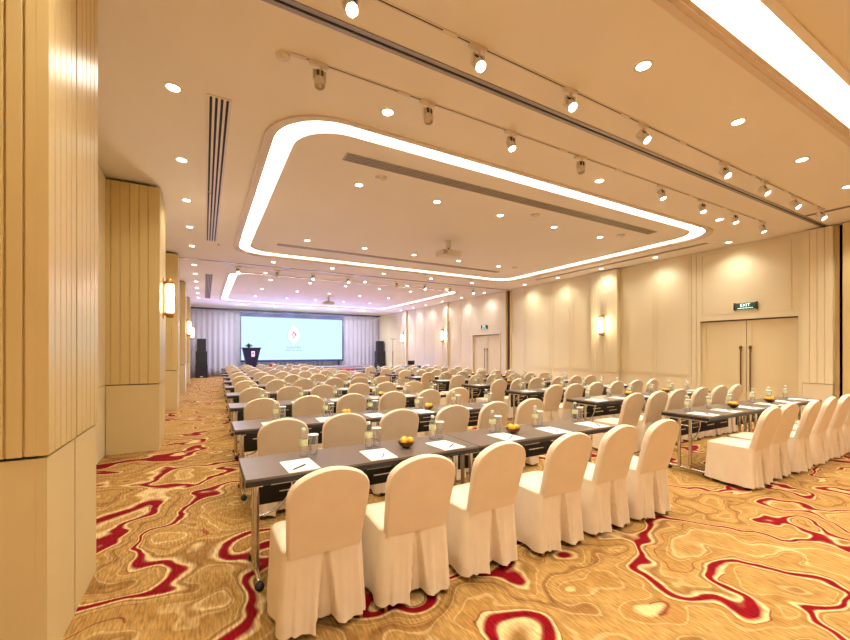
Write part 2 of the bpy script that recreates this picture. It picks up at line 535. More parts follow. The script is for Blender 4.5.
# partition pockets
bm = bmesh.new()
box(bm, XR-.16, 2.62, 0, XR+.01, 2.78, H-.03); box(bm, XR-.02, 2.78, 0, XR+.01, 2.93, H-.03)
struct('trim_7', bm, M['pillar'])
bm = bmesh.new()
box(bm, XR-.012, 2.781, 0, XR-.02, 2.86, H-.03)
box(bm, XR+.05, 12.76, 0, XR+.19, 13.02, H-.03)
struct('trim_8', bm, M['shadowgap'])
bm = bmesh.new(); box(bm, XR-.05, 12.72, 0, XR+.02, 12.78, H-.03); box(bm, XR-.05, 13.0, 0, XR+.02, 13.06, H-.03)
struct('trim_9', bm, M['pillar'])
# door frames
def door_pair(n, y0, y1, zt, dado):
    fr = bmesh.new()
    box(fr, XR-.03, y0-.07, 0, XR+.06, y0, zt+.08); box(fr, XR-.03, y1, 0, XR+.06, y1+.07, zt+.08)
    box(fr, XR-.03, y0, zt, XR+.06, y1, zt+.08)
    struct('trim_%d' % (9+n), fr, M['wall'])
    bm = bmesh.new(); box(bm, XR+.055, y0, zt-.03, XR+.075, y1, zt)  # dark strip painted in as the shadow under the recess head
    struct('trim_%d' % (20+n), bm, M['shadowgap'])
    ym = (y0+y1)/2
    for k, (a, b) in enumerate(((y0+.006, ym-.006), (ym+.006, y1-.006))):
        d = bpy.data.objects.new('door_%d' % (2*n-1+k), None); COL.objects.link(d); d.location = (XR, 0, 0)
        d['kind'] = 'structure'
        bm = bmesh.new()
        box(bm, .07, a, .01, .12, b, zt-.02)
        box(bm, .058, a, .01, .071, a+.10, zt-.02); box(bm, .058, b-.10, .01, .071, b, zt-.02)
        box(bm, .058, a+.10, zt-.12, .071, b-.10, zt-.02)
        box(bm, .058, a+.10, dado, .071, b-.10, dado+.05)
        box(bm, .062, a+.10, .01, .071, b-.10, dado-.01)
        mk('door_leaf', bm, M['door'], d)
        hy = b-.09 if k == 0 else a+.09
        bm = bmesh.new()
        tube(bm, (0, hy, .55), (0, hy, 1.62), .016, 10)
        for hz in (.62, 1.55):
            tube(bm, (0, hy, hz), (.06, hy, hz), .012, 8)
        lathe(bm, [(.001, 0), (.026, .01), (.034, .05), (.026, .09), (.001, .1)], 12, (0, hy, 1.58))
        mk('door_handle', bm, M['handle'], d, 40)
door_pair(1, 3.50, 5.45, 2.32, .82)
door_pair(2, 13.50, 15.46, 2.30, .82)
# back wall behind the camera, far wall
bm = bmesh.new(); box(bm, XL-.2, YB-.2, 0, XR+.3, YB, H); struct('wall_back', bm, M['wall'])
bm = bmesh.new(); box(bm, XL-.2, YF, 0, XR+.3, YF+.2, H); struct('wall_front', bm, M['stage'])
# dark strip painting the pelmet's shade at the top of the curtain wall
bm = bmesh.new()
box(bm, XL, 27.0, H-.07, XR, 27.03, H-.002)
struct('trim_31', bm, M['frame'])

# ------------------------------------------------------------------ ceiling fittings
def partition_track(y, x0, x1, label, extra=False):
    t = thing('partition_track', label, 'ceiling track', (0, y, H), 0, 'folding wall tracks in the ceiling')
    bm = bmesh.new()
    for s in (-1, 1):
        box(bm, x0, s*.014, -.008, x1, s*.055, .001)
    mk('rail', bm, M['metalgrey'], t)
    bm = bmesh.new(); box(bm, x0, -.013, -.0035, x1, .013, .001)
    mk('slot', bm, M['blackgap'], t)
    return t
partition_track(3.07, PF, XR, 'grey metal folding-wall track crossing the near ceiling')
partition_track(12.87, XL, XR, 'folding-wall track crossing the ceiling between the two recesses')
# short branch tracks to the parking pocket at right
t = thing('partition_track', 'short side branch of the folding-wall track at the right edge', 'ceiling track', (0, 0, H), 0, 'folding wall tracks in the ceiling')
bm = bmesh.new()
def strip(bm, a, b, w_, z0, z1):
    a, b = Vector(a), Vector(b); t_ = (b-a).normalized(); n = Vector((-t_.y, t_.x))*w_/2
    pp = [a-n, b-n, b+n, a+n]
    prism(bm, [(p.x, p.y) for p in pp], z0, z1)
strip(bm, (10.08, 3.05), (10.16, 1.0), .03, -.004, .001)
mk('slot', bm, M['blackgap'], t)
bm = bmesh.new()
strip(bm, (10.045, 3.0), (10.125, 1.0), .035, -.008, .001); strip(bm, (10.115, 3.0), (10.195, 1.0), .035, -.008, .001)
mk('rail', bm, M['metalgrey'], t)

HX = [.90, 2.03, 3.16, 4.38, 6.25, 7.46, 8.61, 9.76]
def light_track(y, label, x0=.72, x1=9.9):
    t = thing('lighting_track', label, 'light track', (0, y, H), 0, 'lighting tracks on the ceiling')
    bm = bmesh.new()
    for s in (-1, 1): box(bm, x0, s*.007, -.006, x1, s*.019, .001)
    mk('track_rail', bm, M['whitemetal'], t)
    bm = bmesh.new(); box(bm, x0, -.0065, -.003, x1, .0065, .001)
    mk('track_slot', bm, M['blackgap'], t)
    for x in (x0, 1.75, 4.05, 5.2, 7.1, 8.25, 9.5):
        bm = bmesh.new(); box(bm, x-.07, -.021, -.012, x+.07, .021, -.005, .003)
        mk('connector', bm, M['whitemetal'], t)
light_track(3.56, 'cream lighting track beyond the folding-wall track, over the front row')
light_track(2.70, 'cream lighting track nearest the camera')
light_track(13.31, 'distant lighting track between the two recesses')

def spot_obj(name, power, size, blend, loc, direction, parent, color=WARM, radius=.04):
    ld = SPOTS.get((name, power, size))
    if not ld:
        ld = bpy.data.lights.new(name, 'SPOT')
        ld.energy = power; ld.spot_size = R(size); ld.spot_blend = blend; ld.color = color; ld.shadow_soft_size = radius
        SPOTS[(name, power, size)] = ld
    o = bpy.data.objects.new(name, ld)
    COL.objects.link(o)
    o.location = loc
    o.rotation_euler = Vector(direction).to_track_quat('-Z', 'Y').to_euler()
    o.parent = parent
    return o
SPOTS = {}

def make_head(label, pitch, bright):
    t = thing('track_spotlight', label, 'spotlight', (0, 0, H), 0, 'spotlights on the ceiling tracks')
    bm = bmesh.new()
    box(bm, -.085, -.018, -.036, .085, .018, -.006, .004)
    mk('adapter', bm, M['whitemetal'], t)
    bm = bmesh.new()
    tube(bm, (.02, 0, -.036), (.02, 0, -.075), .010, 8)
    box(bm, -.045, -.012, -.083, .062, .012, -.073)
    box(bm, .053, -.012, -.165, .062, .012, -.075); box(bm, -.054, -.012, -.165, -.045, .012, -.075)
    mk('yoke', bm, M['whitemetal'], t)
    # body points along -Z before pitching
    c = Vector((.004, 0, -.15))
    rot = Matrix.Rotation(R(pitch), 4, 'X')
    bm = bmesh.new()
    lathe(bm, [(.020, .085), (.034, .080), (.040, .06), (.041, .0), (.046, -.005), (.048, -.07), (.043, -.074), (.041, -.06), (.034, -.052)], 20)
    for k in range(8):
        a = 2*PI*k/8
        vs = box(bm, .036, -.004, .0, .047, .004, .07)
        bmesh.ops.rotate(bm, verts=vs, cent=(0, 0, 0), matrix=Matrix.Rotation(a, 3, 'Z'))
    bmesh.ops.transform(bm, matrix=Matrix.Translation(c) @ rot, verts=bm.verts)
    mk('lamp_body', bm, M['whitemetal'], t, 35)
    for k in range(5):
        bm = bmesh.new(); box(bm, -.030+.0125*k, -.0445, .008, -.023+.0125*k, -.030, .062)
        bmesh.ops.transform(bm, matrix=Matrix.Translation(c) @ rot, verts=bm.verts)
        mk('cooling_slot', bm, M['ink'], t)
    bm = bmesh.new()
    lathe(bm, [(.0001, -.058), (.026, -.060), (.040, -.064), (.0001, -.0645)], 16)
    bmesh.ops.transform(bm, matrix=Matrix.Translation(c) @ rot, verts=bm.verts)
    mk('lens', bm, M['tracklens'] if bright else M['dimlens'], t, True)
    d = rot @ Vector((0, 0, -1))
    if bright:
        spot_obj('track_beam', TRACK_POWER, 70, .8, c+d*.08, d, t, (1, .86, .68), .03)
    freeze(t)
    return t
def heads(y, proto, row, flips=()):
    for i, x in enumerate(HX):
        lab = 'small silver track spotlight, %s from the left on the %s' % (ORD[i], row)
        yield x, y, lab
pc = make_head('x', -38, True)
first = True
for x, y, lab in heads(2.70, pc, 'track nearest the camera'):
    if first: pc.location = (x, y, H); pc['label'] = lab; first = False
    else: dup(pc, (x, y, H), R(random.uniform(-14, 14)), lab)
pa = make_head('x', -12, False)
pa2 = make_head('x', -20, True)
first = True; first2 = True
for i, (x, y, lab) in enumerate(heads(3.56, pa, 'track over the front row')):
    if i in (2, 4, 5, 6, 7):
        if first2: pa2.location = (x, y, H); pa2['label'] = lab; first2 = False
        else: dup(pa2, (x, y, H), R(random.uniform(-20, 20)), lab)
    elif first: pa.location = (x, y, H); pa['label'] = lab; first = False
    else: dup(pa, (x, y, H), R(random.uniform(-20, 20)), lab)
for i, (x, y, lab) in enumerate(heads(13.31, pa, 'distant track between the recesses')):
    dup(pa if i in (1, 4, 6) else pc, (x, y, H), 0, lab)

def make_downlight(power, size, col=WARM, nm='downlight_beam', aim=(0, 0, -1), rad=.06):
    t = thing('downlight', 'x', 'ceiling light', (0, 0, H), 0, 'round recessed downlights')
    bm = bmesh.new()
    lathe(bm, [(.058, -.001), (.060, -.006), (.078, -.006), (.082, -.0005)], 24)
    bm2 = bmesh.new()
    bmesh.ops.delete(bm, geom=[f for f in bm.faces if len(f.verts) > 4], context='FACES')
    mk('trim_ring', bm, M['whitemetal'], t, 40)
    lathe(bm2, [(.0001, -.0025), (.06, -.0025), (.06, -.001), (.0001, -.001)], 24)
    mk('lens', bm2, M['lens'], t)
    spot_obj(nm, power, size, .9, (0, 0, -.02), aim, t, col, rad)
    freeze(t)
    return t
dl = make_downlight(DL_POWER, 125)
dlw = make_downlight(DL_POWER*.52, 145, WARM, 'wall_side_beam', (0, 0, -1), .16)
dlwc = make_downlight(DL_POWER*.52, 145, (.86, .85, 1), 'far_wall_side_beam', (0, 0, -1), .16)
dlc = make_downlight(DL_POWER*1.15, 130, (.80, .80, 1), 'far_downlight_beam')
dls = make_downlight(DL_POWER*4.5, 150, (.82, .82, 1), 'stage_downlight_beam', (0, .8, -1))
used = set()
def put_dl(p, x, y, z, lab):
    if p.name not in used:
        used.add(p.name); p.location = (x, y, z); p['label'] = lab; return p
    return dup(p, (x, y, z), None, lab)
for i, y in enumerate([4.6, 6.28, 7.92, 9.6, 11.3, 13.74, 15.3, 17.0, 18.7, 20.4, 22.1]):
    put_dl(dlw if i < 5 else dlwc, -.27, y, H, 'round downlight, %s from the camera in the left aisle line' % ORD[i])
for i, x in enumerate([-.1, 1.7, 3.49, 5.28, 7.08, 8.88, 10.6]):
    put_dl(dl, x, 2.15, H, 'round downlight, %s from the left in front of the tracks' % ORD[i])
for i, x in enumerate([1.74, 3.5, 5.26, 7.1, 8.89]):
    if i in (1, 3): continue
    put_dl(dl, x, 3.93, H, 'round downlight between near track and recess, %s of three' % {0: 'left', 2: 'middle', 4: 'right'}[i])
for i, y in enumerate([4.64, 6.39, 8.1, 9.85, 11.5, 14.05, 15.84, 17.6, 19.4, 20.9, 22.6]):
    put_dl(dlw if i < 5 else dlwc, 10.93, y, H, 'round downlight close to the right wall, %s from the camera' % ORD[i])
XS = [2.15, 3.6, 5.04, 6.52, 8.03]
for j, y in enumerate([5.98, 9.6]):
    for i, x in enumerate(XS):
        put_dl(dl, x, y, H+.05, 'round downlight in the large recess, %s line, %s from the left' % (['near', 'far'][j], ORD[i]))
for i, x in enumerate([1.76, 3.5, 5.25, 7.1, 8.9]):
    put_dl(dlc, x, 12.2, H, 'round downlight just beyond the large recess, %s from the left' % ORD[i])
for i, x in enumerate([1.78, 5.28, 7.06, 8.92]):
    put_dl(dlc, x, 14.03, H, 'round downlight before the far recess, %s from the left' % ORD[i])
for j, y in enumerate([15.6, 18.05, 20.6]):
    for i, x in enumerate(XS):
        put_dl(dlc, x, y, H+.05, 'round downlight in the far recess, %s line, %s from the left' % (['near', 'middle', 'far'][j], ORD[i]))
for i, x in enumerate([1.8, 3.5, 5.3, 7.1, 8.95]):
    put_dl(dls, x, 23.9, H, 'round downlight over the stage edge, %s from the left' % ORD[i])
# unseen lamps behind the camera in the same grid
for j, y in enumerate([-1.0, -3.6]):
    for i, x in enumerate(XS):
        put_dl(dl, x, y, H+.05, 'round downlight in the recess behind the camera, %s line, %s from left' % (ORD[j], ORD[i]))
for i, y in enumerate([-1.4, -3.2]):
    put_dl(dl, -.27, y, H, 'round downlight in the left aisle, %s behind the camera' % ORD[i])

def slot_diffuser(x0, x1, y0, y1, label, n=4, z=H, along='Y', m='blackgap', fm='whitemetal'):
    t = thing('air_diffuser', label, 'vent', (x0, y0, z), 0, 'air slots in the ceiling')
    W, L_ = x1-x0, y1-y0
    bm = bmesh.new(); box(bm, 0, 0, -.002, W, L_, .001); mk('slot_backing', bm, M[m], t)
    bm = bmesh.new()
    if along == 'Y':
        s = W/(2*n+1)
        for k in range(n+1): box(bm, 2*k*s, 0, -.010, (2*k+1)*s, L_, -.001)
        box(bm, 0, -.02, -.010, W, 0, 0); box(bm, 0, L_, -.010, W, L_+.02, 0)
    else:
        s = L_/(2*n+1)
        for k in range(n+1): box(bm, 0, 2*k*s, -.010, W, (2*k+1)*s, -.001)
        box(bm, -.02, 0, -.010, 0, L_, 0); box(bm, W, 0, -.010, W+.02, L_, 0)
    mk('frame', bm, M[fm], t)
slot_diffuser(.02, .25, 4.55, 10.55, 'long black-slotted air diffuser over the left aisle')
slot_diffuser(.02, .25, 15.2, 22.1, 'distant grey air diffuser over the left aisle', fm='grille')
slot_diffuser(10.50, 10.62, 4.95, 10.5, 'narrow air diffuser between the large recess and the right wall', 2, fm='grille')
slot_diffuser(1.68, 8.75, 5.08, 5.30, 'long grey air grille inside the near side of the large recess', 4, H+.05, 'X', fm='grille')
slot_diffuser(1.60, 8.6, 10.22, 10.40, 'long grey air grille inside the far side of the large recess', 3, H+.05, 'X', fm='grille')

# detectors and sprinkler roses
def detector(x, y, z, lab, r=.055):
    bm = bmesh.new()
    lathe(bm, [(.0001, -.045), (r*.45, -.044), (r*.6, -.03), (r*.95, -.022), (r, -.004), (r, 0)], 18)
    tag(mk('smoke_detector', bm, M['whitemetal'], None, 40, (x, y, z)), lab, 'detector', 'ceiling detectors')
detector(.60, 3.62, H, 'small cream detector left of the track over the front row', .06)
detector(2.35, 5.55, H+.05, 'round ceiling disc by the left end of the near grille', .09)
detector(5.6, 5.6, H+.05, 'round ceiling disc between downlights behind the near grille', .09)
detector(8.3, 5.65, H+.05, 'round ceiling disc near the right end of the near grille', .09)
detector(8.55, 9.45, H+.05, 'round ceiling disc by the far right downlight of the large recess', .09)
detector(.08, 7.3, H, 'tiny dark sprinkler head beside the left air diffuser', .02)
detector(.30, 10.8, H, 'small sensor at the far end of the left air diffuser', .03)

# projectors
def make_projector(label, loc):
    t = thing('ceiling_projector', label, 'projector', loc, R(0), 'projectors hung from the ceiling')
    bm = bmesh.new(); lathe(bm, [(.09, 0), (.09, -.012), (.05, -.02)], 16); box(bm, -.045, -.045, -.17, .045, .045, -.01, .004)
    mk('mount_pole', bm, M['whitemetal'], t)
    bm = bmesh.new()
    tube(bm, (0, 0, -.15), (0, 0, -.24), .02, 10)
    for sx in (-1, 1):
        for sy in (-1, 1):
            tube(bm, (0, 0, -.2), (sx*.2, sy*.12, -.245), .010, 8)
    mk('bracket', bm, M['ink'], t)
    bm = bmesh.new(); box(bm, -.26, -.18, -.375, .26, .18, -.245, .02)
    body = mk('housing', bm, M['whitemetal'], t, 35)
    bm = bmesh.new(); tube(bm, (-.08, .17, -.31), (-.08, .225, -.31), .045, 16)
    mk('projector_lens', bm, M['ink'], body)
    bm = bmesh.new()
    for k in range(6): box(bm, -.24+k*.02, -.184, -.35, -.23+k*.02, -.179, -.27)
    mk('vent_slots', bm, M['grille'], body)
    freeze(t)
    return t
p = make_projector('white projector hanging from the large near recess', (5.14, 8.0, H+.05))
dup(p, (5.29, 19.1, H+.05), None, 'white projector hanging from the far recess before the screen')

# ------------------------------------------------------------------ wall lamps and signs
def make_sconce():
    t = thing('wall_lamp', 'x', 'wall lamp', (0, 0, 0), 0, 'brass wall lamps on the pillars')
    # wall is at x=0, lamp projects to +x
    bm = bmesh.new(); box(bm, 0, -.055, -.35, .012, .055, .35, .004)
    for z in (-.27, .27): box(bm, .012, -.02, z-.02, .05, .02, z+.02)
    mk('back_plate', bm, M['brass'], t)
    bm = bmesh.new(); lathe(bm, [(.055, -.25), (.058, -.24), (.058, .24), (.055, .25)], 24, (.10, 0, 0))
    g = mk('glass_tube', bm, M['sconce'], t, 40)
    for s in (-1, 1):
        bm = bmesh.new()
        lathe(bm, [(.020, -.045), (.045, -.040), (.066, -.012), (.070, .012), (.062, .03)], 24, (0, 0, 0))
        for k in range(12):
            a = 2*PI*k/12
            bmesh.ops.create_uvsphere(bm, u_segments=6, v_segments=4, radius=.011, matrix=Matrix.Translation((.066*math.cos(a), .066*math.sin(a), .034)))
        if s > 0: bmesh.ops.rotate(bm, verts=bm.verts, cent=(0, 0, 0), matrix=Matrix.Rotation(PI, 3, 'X'))
        bmesh.ops.translate(bm, verts=bm.verts, vec=(.10, 0, s*.28))
        mk('end_cap', bm, M['brass'], t, 40)
    for s in (-1, 1):
        ld = bpy.data.lights.get('sconce_glow') or bpy.data.lights.new('sconce_glow', 'POINT')
        ld.energy = SCONCE_POWER; ld.color = (1, .80, .55); ld.shadow_soft_size = .05
        o = bpy.data.objects.new('sconce_glow', ld); COL.objects.link(o); o.location = (.20, 0, s*.12); o.parent = t
    freeze(t)
    return t
sc = make_sconce()
sc.location = (PF, 7.95, 2.44); sc['label'] = 'lit brass wall lamp on the nearest lamp-bearing pillar at left'
for y, lab in ((17.45, 'lit wall lamp on the fourth pillar at left'), (22.35, 'lit wall lamp on the last pillar at left, beside the curtain'),):
    dup(sc, (PF, y, 2.44), 0, lab)
for y, pr, lab in ((8.25, .14, 'lit brass wall lamp nearest on the right wall'), (18.0, .12, 'lit wall lamp on right wall beyond the far doors'), (22.85, .12, 'lit wall lamp on right wall nearest the screen')):
    dup(sc, (XR-pr, y, 2.38), PI, lab)

def text_mesh(name, body, size, m, parent, mtx, extrude=.002, align='CENTER', off=0):
    cu = bpy.data.curves.new(name, 'FONT')
    cu.body = body; cu.size = size; cu.extrude = extrude; cu.align_x = align; cu.align_y = 'CENTER'; cu.offset = off
    tmp = bpy.data.objects.new('tmp_text', cu); COL.objects.link(tmp)
    bpy.context.view_layer.update()
    me = bpy.data.meshes.new_from_object(tmp.evaluated_get(bpy.context.evaluated_depsgraph_get()))
    bpy.data.objects.remove(tmp)
    me.transform(mtx)
    me.materials.clear(); me.materials.append(m)
    o = bpy.data.objects.new(name, me); COL.objects.link(o); o.parent = parent
    return o
# orientation for signs on right wall (reader looks along +X; text runs toward -Y)
WALLR = Matrix(((0, 0, -1, 0), (-1, 0, 0, 0), (0, 1, 0, 0), (0, 0, 0, 1)))
def exit_sign(y, z, label, w_=.44, h_=.15):
    t = thing('exit_sign', label, 'exit sign', (XR-.005, y, z), 0, 'green exit signs above the doors')
    bm = bmesh.new(); box(bm, -.045, -w_/2, -h_/2, 0, w_/2, h_/2, .004)
    mk('sign_box', bm, M['green'], t)
    bm = bmesh.new()
    for s in (-1, 1): box(bm, -.05, s*w_/2-.015, -h_/2-.012, 0, s*w_/2+.015, h_/2+.012)
    mk('end_bracket', bm, M['black'], t)
    text_mesh('lettering', 'EXIT', .10, M['exitglow'], t, Matrix.Translation((-.0475, 0, .018)) @ WALLR, .001)
    bm = bmesh.new()
    for k in range(11): box(bm, -.049, -.15+k*.028, -.055, -.0445, -.132+k*.028, -.042)
    mk('small_print', bm, M['exitglow'], t)
exit_sign(4.46, 2.63, 'green EXIT sign above the near double door')
exit_sign(14.55, 2.66, 'small green EXIT sign above the far double door', .40, .15)
# small switch plates on the right wall
for y, z, lab in ((11.9, 1.62, 'small wall fitting left of the nearest lamp bay'), (16.1, 1.3, 'small white wall switch left of the far doors')):
    bm = bmesh.new(); box(bm, -.012, -.04, -.06, 0, .04, .06, .003)
    tag(mk('wall_switch', bm, M['whitemetal'], None, False, (XR-.002, y, z)), lab, 'switch')

# ------------------------------------------------------------------ front: curtain, screen, stage
def curtain(x0, x1, label):
    bm = bmesh.new()
    n = int((x1-x0)*26)
    rows = 8
    grid = []
    for j in range(rows+1):
        z = .04+(H-.16)*j/rows
        row = []
        for i in range(n+1):
            x = x0+(x1-x0)*i/n
            a = .035*(1-.35*j/rows)
            y = 27.1+a*math.sin(x*2*PI/.30+.5*math.sin(x*1.7)) + .02*math.sin(x*5.1+j*.2)
            row.append(bm.verts.new((x, y, z)))
        grid.append(row)
    for j in range(rows):
        for i in range(n):
            bm.faces.new((grid[j][i], grid[j][i+1], grid[j+1][i+1], grid[j+1][i]))
    bmesh.ops.solidify(bm, geom=bm.faces, thickness=.006)
    tag(mk('curtain', bm, M['curtain'], None, True), label, 'curtain', 'pleated curtains beside the screen')
curtain(-1.1, 5.1, 'pale pleated curtain left of the screen')
curtain(5.12, 11.25, 'pale pleated curtain right of the screen')

SY = 26.75
sx0, sx1, sz0, sz1 = 1.94, 8.48, .88, 3.84
t = thing('projection_screen', 'large lit pale-cyan screen with a small red diamond emblem', 'screen', ((sx0+sx1)/2, SY, 0))
hw = (sx1-sx0)/2
bm = bmesh.new()
box(bm, -hw, 0, sz1-.14, hw, .10, sz1+.12); box(bm, -hw, 0, sz0-.03, hw, .10, sz0+.10)
box(bm, -hw, 0, sz0+.10, -hw+.04, .10, sz1-.14); box(bm, hw-.09, 0, sz0+.10, hw, .10, sz1-.14)
mk('screen_frame', bm, M['frame'], t)
bm = bmesh.new(); box(bm, -hw+.04, .03, sz0+.10, hw-.09, .06, sz1-.14)
s = mk('screen_surface', bm, M['screen'], t)
for sx in (-hw+.3, hw-.3):
    bm = bmesh.new(); box(bm, sx-.04, .10, -.0, sx+.04, .16, sz0+.3)
    mk('support_post', bm, M['frame'], t)
# emblem: pointed oval outline, white field, quartered diamond, lettering
cx, cz = 5.13-(sx0+sx1)/2, 2.60
def ovalpts(a, b, n=24, tip=.16):
    pts = []
    for i in range(n):
        an = 2*PI*i/n
        x = a*math.cos(an); z = b*math.sin(an)
        if abs(math.sin(an)) > .92: z += math.copysign(tip*(abs(math.sin(an))-.92)/.08, z)
        pts.append((x, z))
    return pts
bm = bmesh.new()
op, ip = ovalpts(.42, .56), ovalpts(.40, .54)
n = len(op)
for yy in (.0285,):
    a = [bm.verts.new((cx+x, yy, cz+z)) for x, z in op]; b = [bm.verts.new((cx+x, yy, cz+z)) for x, z in ip]
    for i in range(n): bm.faces.new((a[i], a[(i+1) % n], b[(i+1) % n], b[i]))
mk('emblem_outline', bm, M['logog'], s)
bm = bmesh.new()
bm.faces.new([bm.verts.new((cx+x, .0292, cz+z)) for x, z in ovalpts(.36, .48)])
mk('emblem_field', bm, M['logow'], s)
def quad(pts, m, nm):
    bm = bmesh.new(); bm.faces.new([bm.verts.new((cx+x, .0282, cz+z)) for x, z in pts]); mk(nm, bm, m, s)
quad([(0, .04), (.10, .17), (0, .30), (-.10, .17)], M['logor'], 'emblem_diamond')
quad([(.10, -.10), (.21, .03), (.11, .16), (.01, .03)], M['logor'], 'emblem_diamond')
quad([(-.10, -.10), (-.01, .03), (-.11, .15), (-.20, .02)], M['logop'], 'emblem_diamond')
quad([(0, -.34), (.09, -.13), (0, .02), (-.09, -.13)], M['logop'], 'emblem_diamond')
FRONTM = Matrix(((1, 0, 0, 0), (0, 0, -1, 0), (0, 1, 0, 0), (0, 0, 0, 1)))
text_mesh('emblem_lettering', 'RAATIN', .25, M['logog'], s, Matrix.Translation((cx, .028, cz-.84)) @ FRONTM, .0005, off=.003)
bm = bmesh.new()
for k in range(16):
    if k in (5, 9): continue
    box(bm, cx-.56+k*.07, .0275, cz-1.04, cx-.51+k*.07, .0285, cz-.985)
mk('emblem_small_print', bm, M['logog'], s)

# added blue uplights before the stage, put in to tint the far ceiling lavender
def make_added_uplight():
    t = thing('added_uplight', 'x', 'added light', (0, 0, 0), 0, 'added blue uplights at the foot of the stage')
    bm = bmesh.new(); lathe(bm, [(.09, .10), (.11, .12), (.12, .28), (.115, .285), (.10, .26), (.0001, .26)], 20)
    c = mk('lamp_can', bm, M['ink'], t, 40)
    bm = bmesh.new(); box(bm, -.14, -.05, 0, .14, .05, .015); box(bm, -.14, -.02, .015, -.125, .02, .2); box(bm, .125, -.02, .015, .14, .02, .2)
    mk('yoke', bm, M['ink'], t)
    spot_obj('added_blue_fill', ADDED_BLUE, 150, .8, (0, 0, .30), (0, -.9, 1), t, (.32, .36, 1), .1)
    freeze(t)
    return t
u = make_added_uplight()
for i, (x, y) in enumerate(((1.5, 24.05), (3.9, 24.05), (6.4, 24.05), (8.8, 24.05))):
    lab = 'added dark floor uplight at the foot of the stage, %s from the left' % ORD[i]
    if i: dup(u, (x, y, 0), None, lab)
    else: u.location = (x, y, 0); u['label'] = lab

# stage
t = thing('stage', 'low pale-skirted stage in front of the screen', 'stage', (1.3, 24.3, 0))
bm = bmesh.new(); box(bm, 0, 0, .0, 8.4, 2.1, .52)
mk('skirt', bm, M['stage'], t)
bm = bmesh.new(); box(bm, -.03, -.03, .52, 8.43, 2.13, .56)
mk('deck', bm, M['deck'], t)

# podium
t = thing('podium', 'dark navy lectern flaring upward with a small white sign', 'lectern', (2.36, 24.75, .56))
bm = bmesh.new()
prof = [(.24, .17, 0), (.27, .2, .06), (.25, .18, .07), (.47, .28, 1.12), (.50, .30, 1.13), (.50, .30, 1.19)]
prev = None
for hx, hy, z in prof:
    cur = [bm.verts.new((a*hx, b*hy, z)) for a, b in ((-1, -1), (1, -1), (1, 1), (-1, 1))]
    if prev:
        for i in range(4): bm.faces.new((prev[i], prev[(i+1) % 4], cur[(i+1) % 4], cur[i]))
    else: bm.faces.new(list(reversed(cur)))
    prev = cur
bm.faces.new(prev)
mk('lectern_body', bm, M['navy'], t)
bm = bmesh.new(); box(bm, -.02, -.30, .66, .16, -.27, .98, .004)
sg = mk('sign_panel', bm, M['signpanel'], t)
bm = bmesh.new(); vs = [bm.verts.new((.07+x, -.302, .86+z)) for x, z in ((0, -.07), (.05, 0), (0, .07), (-.05, 0))]; bm.faces.new(vs)
mk('sign_diamond', bm, M['crimson'], sg)
def leaf_clump(bm, n, r, h, c=(0, 0, 0)):
    for k in range(n):
        a = random.uniform(0, 2*PI); t_ = random.uniform(.15, 1)
        d = Vector((math.cos(a)*r*t_, math.sin(a)*r*t_, h*(1-.6*t_)*random.uniform(.7, 1)))
        side = Vector((-math.sin(a), math.cos(a), 0))*.03
        b = Vector(c)
        v = [bm.verts.new(b), bm.verts.new(b+d*.6+side), bm.verts.new(b+d), bm.verts.new(b+d*.6-side)]
        bm.faces.new(v)
bm = bmesh.new(); leaf_clump(bm, 46, .30, .36)
t = thing('flower_arrangement', 'dark leafy table bouquet on top of the lectern', 'flowers', (2.24, 24.72, 1.75))
mk('foliage', bm, M['leafdark'], t)
bm = bmesh.new(); lathe(bm, [(.05, 0), (.07, .04), (.05, .06)], 12); mk('holder', bm, M['leafdark'], t)
t = thing('flower_arrangement', 'small orange-red bouquet on the stage edge right of the lectern', 'flowers', (3.42, 24.5, .56))
bm = bmesh.new(); leaf_clump(bm, 30, .26, .22); mk('foliage', bm, M['leafdark'], t)
bm = bmesh.new()
for k in range(14):
    bmesh.ops.create_icosphere(bm, subdivisions=1, radius=.045, matrix=Matrix.Translation((random.uniform(-.16, .16), random.uniform(-.1, .1), random.uniform(.08, .26))))
mk('blossoms', bm, M['flower'], t)

# speaker stacks
def speaker(x, y, z, w_, h_, d_, label, base=False):
    t = thing('loudspeaker', label, 'speaker', (x, y, z), 0, 'black loudspeakers beside the screen')
    bm = bmesh.new(); box(bm, -w_/2, -d_/2, 0, w_/2, d_/2, h_, .012)
    c = mk('cabinet', bm, M['black'], t)
    bm = bmesh.new(); box(bm, -w_/2+.03, -d_/2-.012, .04, w_/2-.03, -d_/2+.001, h_-.04)
    mk('speaker_grille', bm, M['rubber'], t)
    bm = bmesh.new()
    tube(bm, (0, -d_/2-.016, h_*.4), (0, -d_/2-.011, h_*.4), min(w_, h_)*.33, 20)
    tube(bm, (0, -d_/2-.02, h_*.4), (0, -d_/2-.014, h_*.4), min(w_, h_)*.12, 14)
    mk('driver_cone', bm, M['ink'], t)
    if base:
        bm = bmesh.new(); box(bm, -.08, -d_/2-.016, .05, .08, -d_/2-.011, .09); mk('badge', bm, M['signpanel'], t)
for (x, y, s_) in ((-.15, 26.3, 'left'), (10.98, 26.2, 'right')):
    speaker(x, y, 0, .62, .74, .6, 'wide black bass speaker at the foot of the %s stack' % s_, True)
    speaker(x, y, .74, .58, .80, .55, 'middle black speaker of the %s stack' % s_)
    speaker(x, y, 1.54, .46, .72, .42, 'small black speaker on top of the %s stack' % s_)
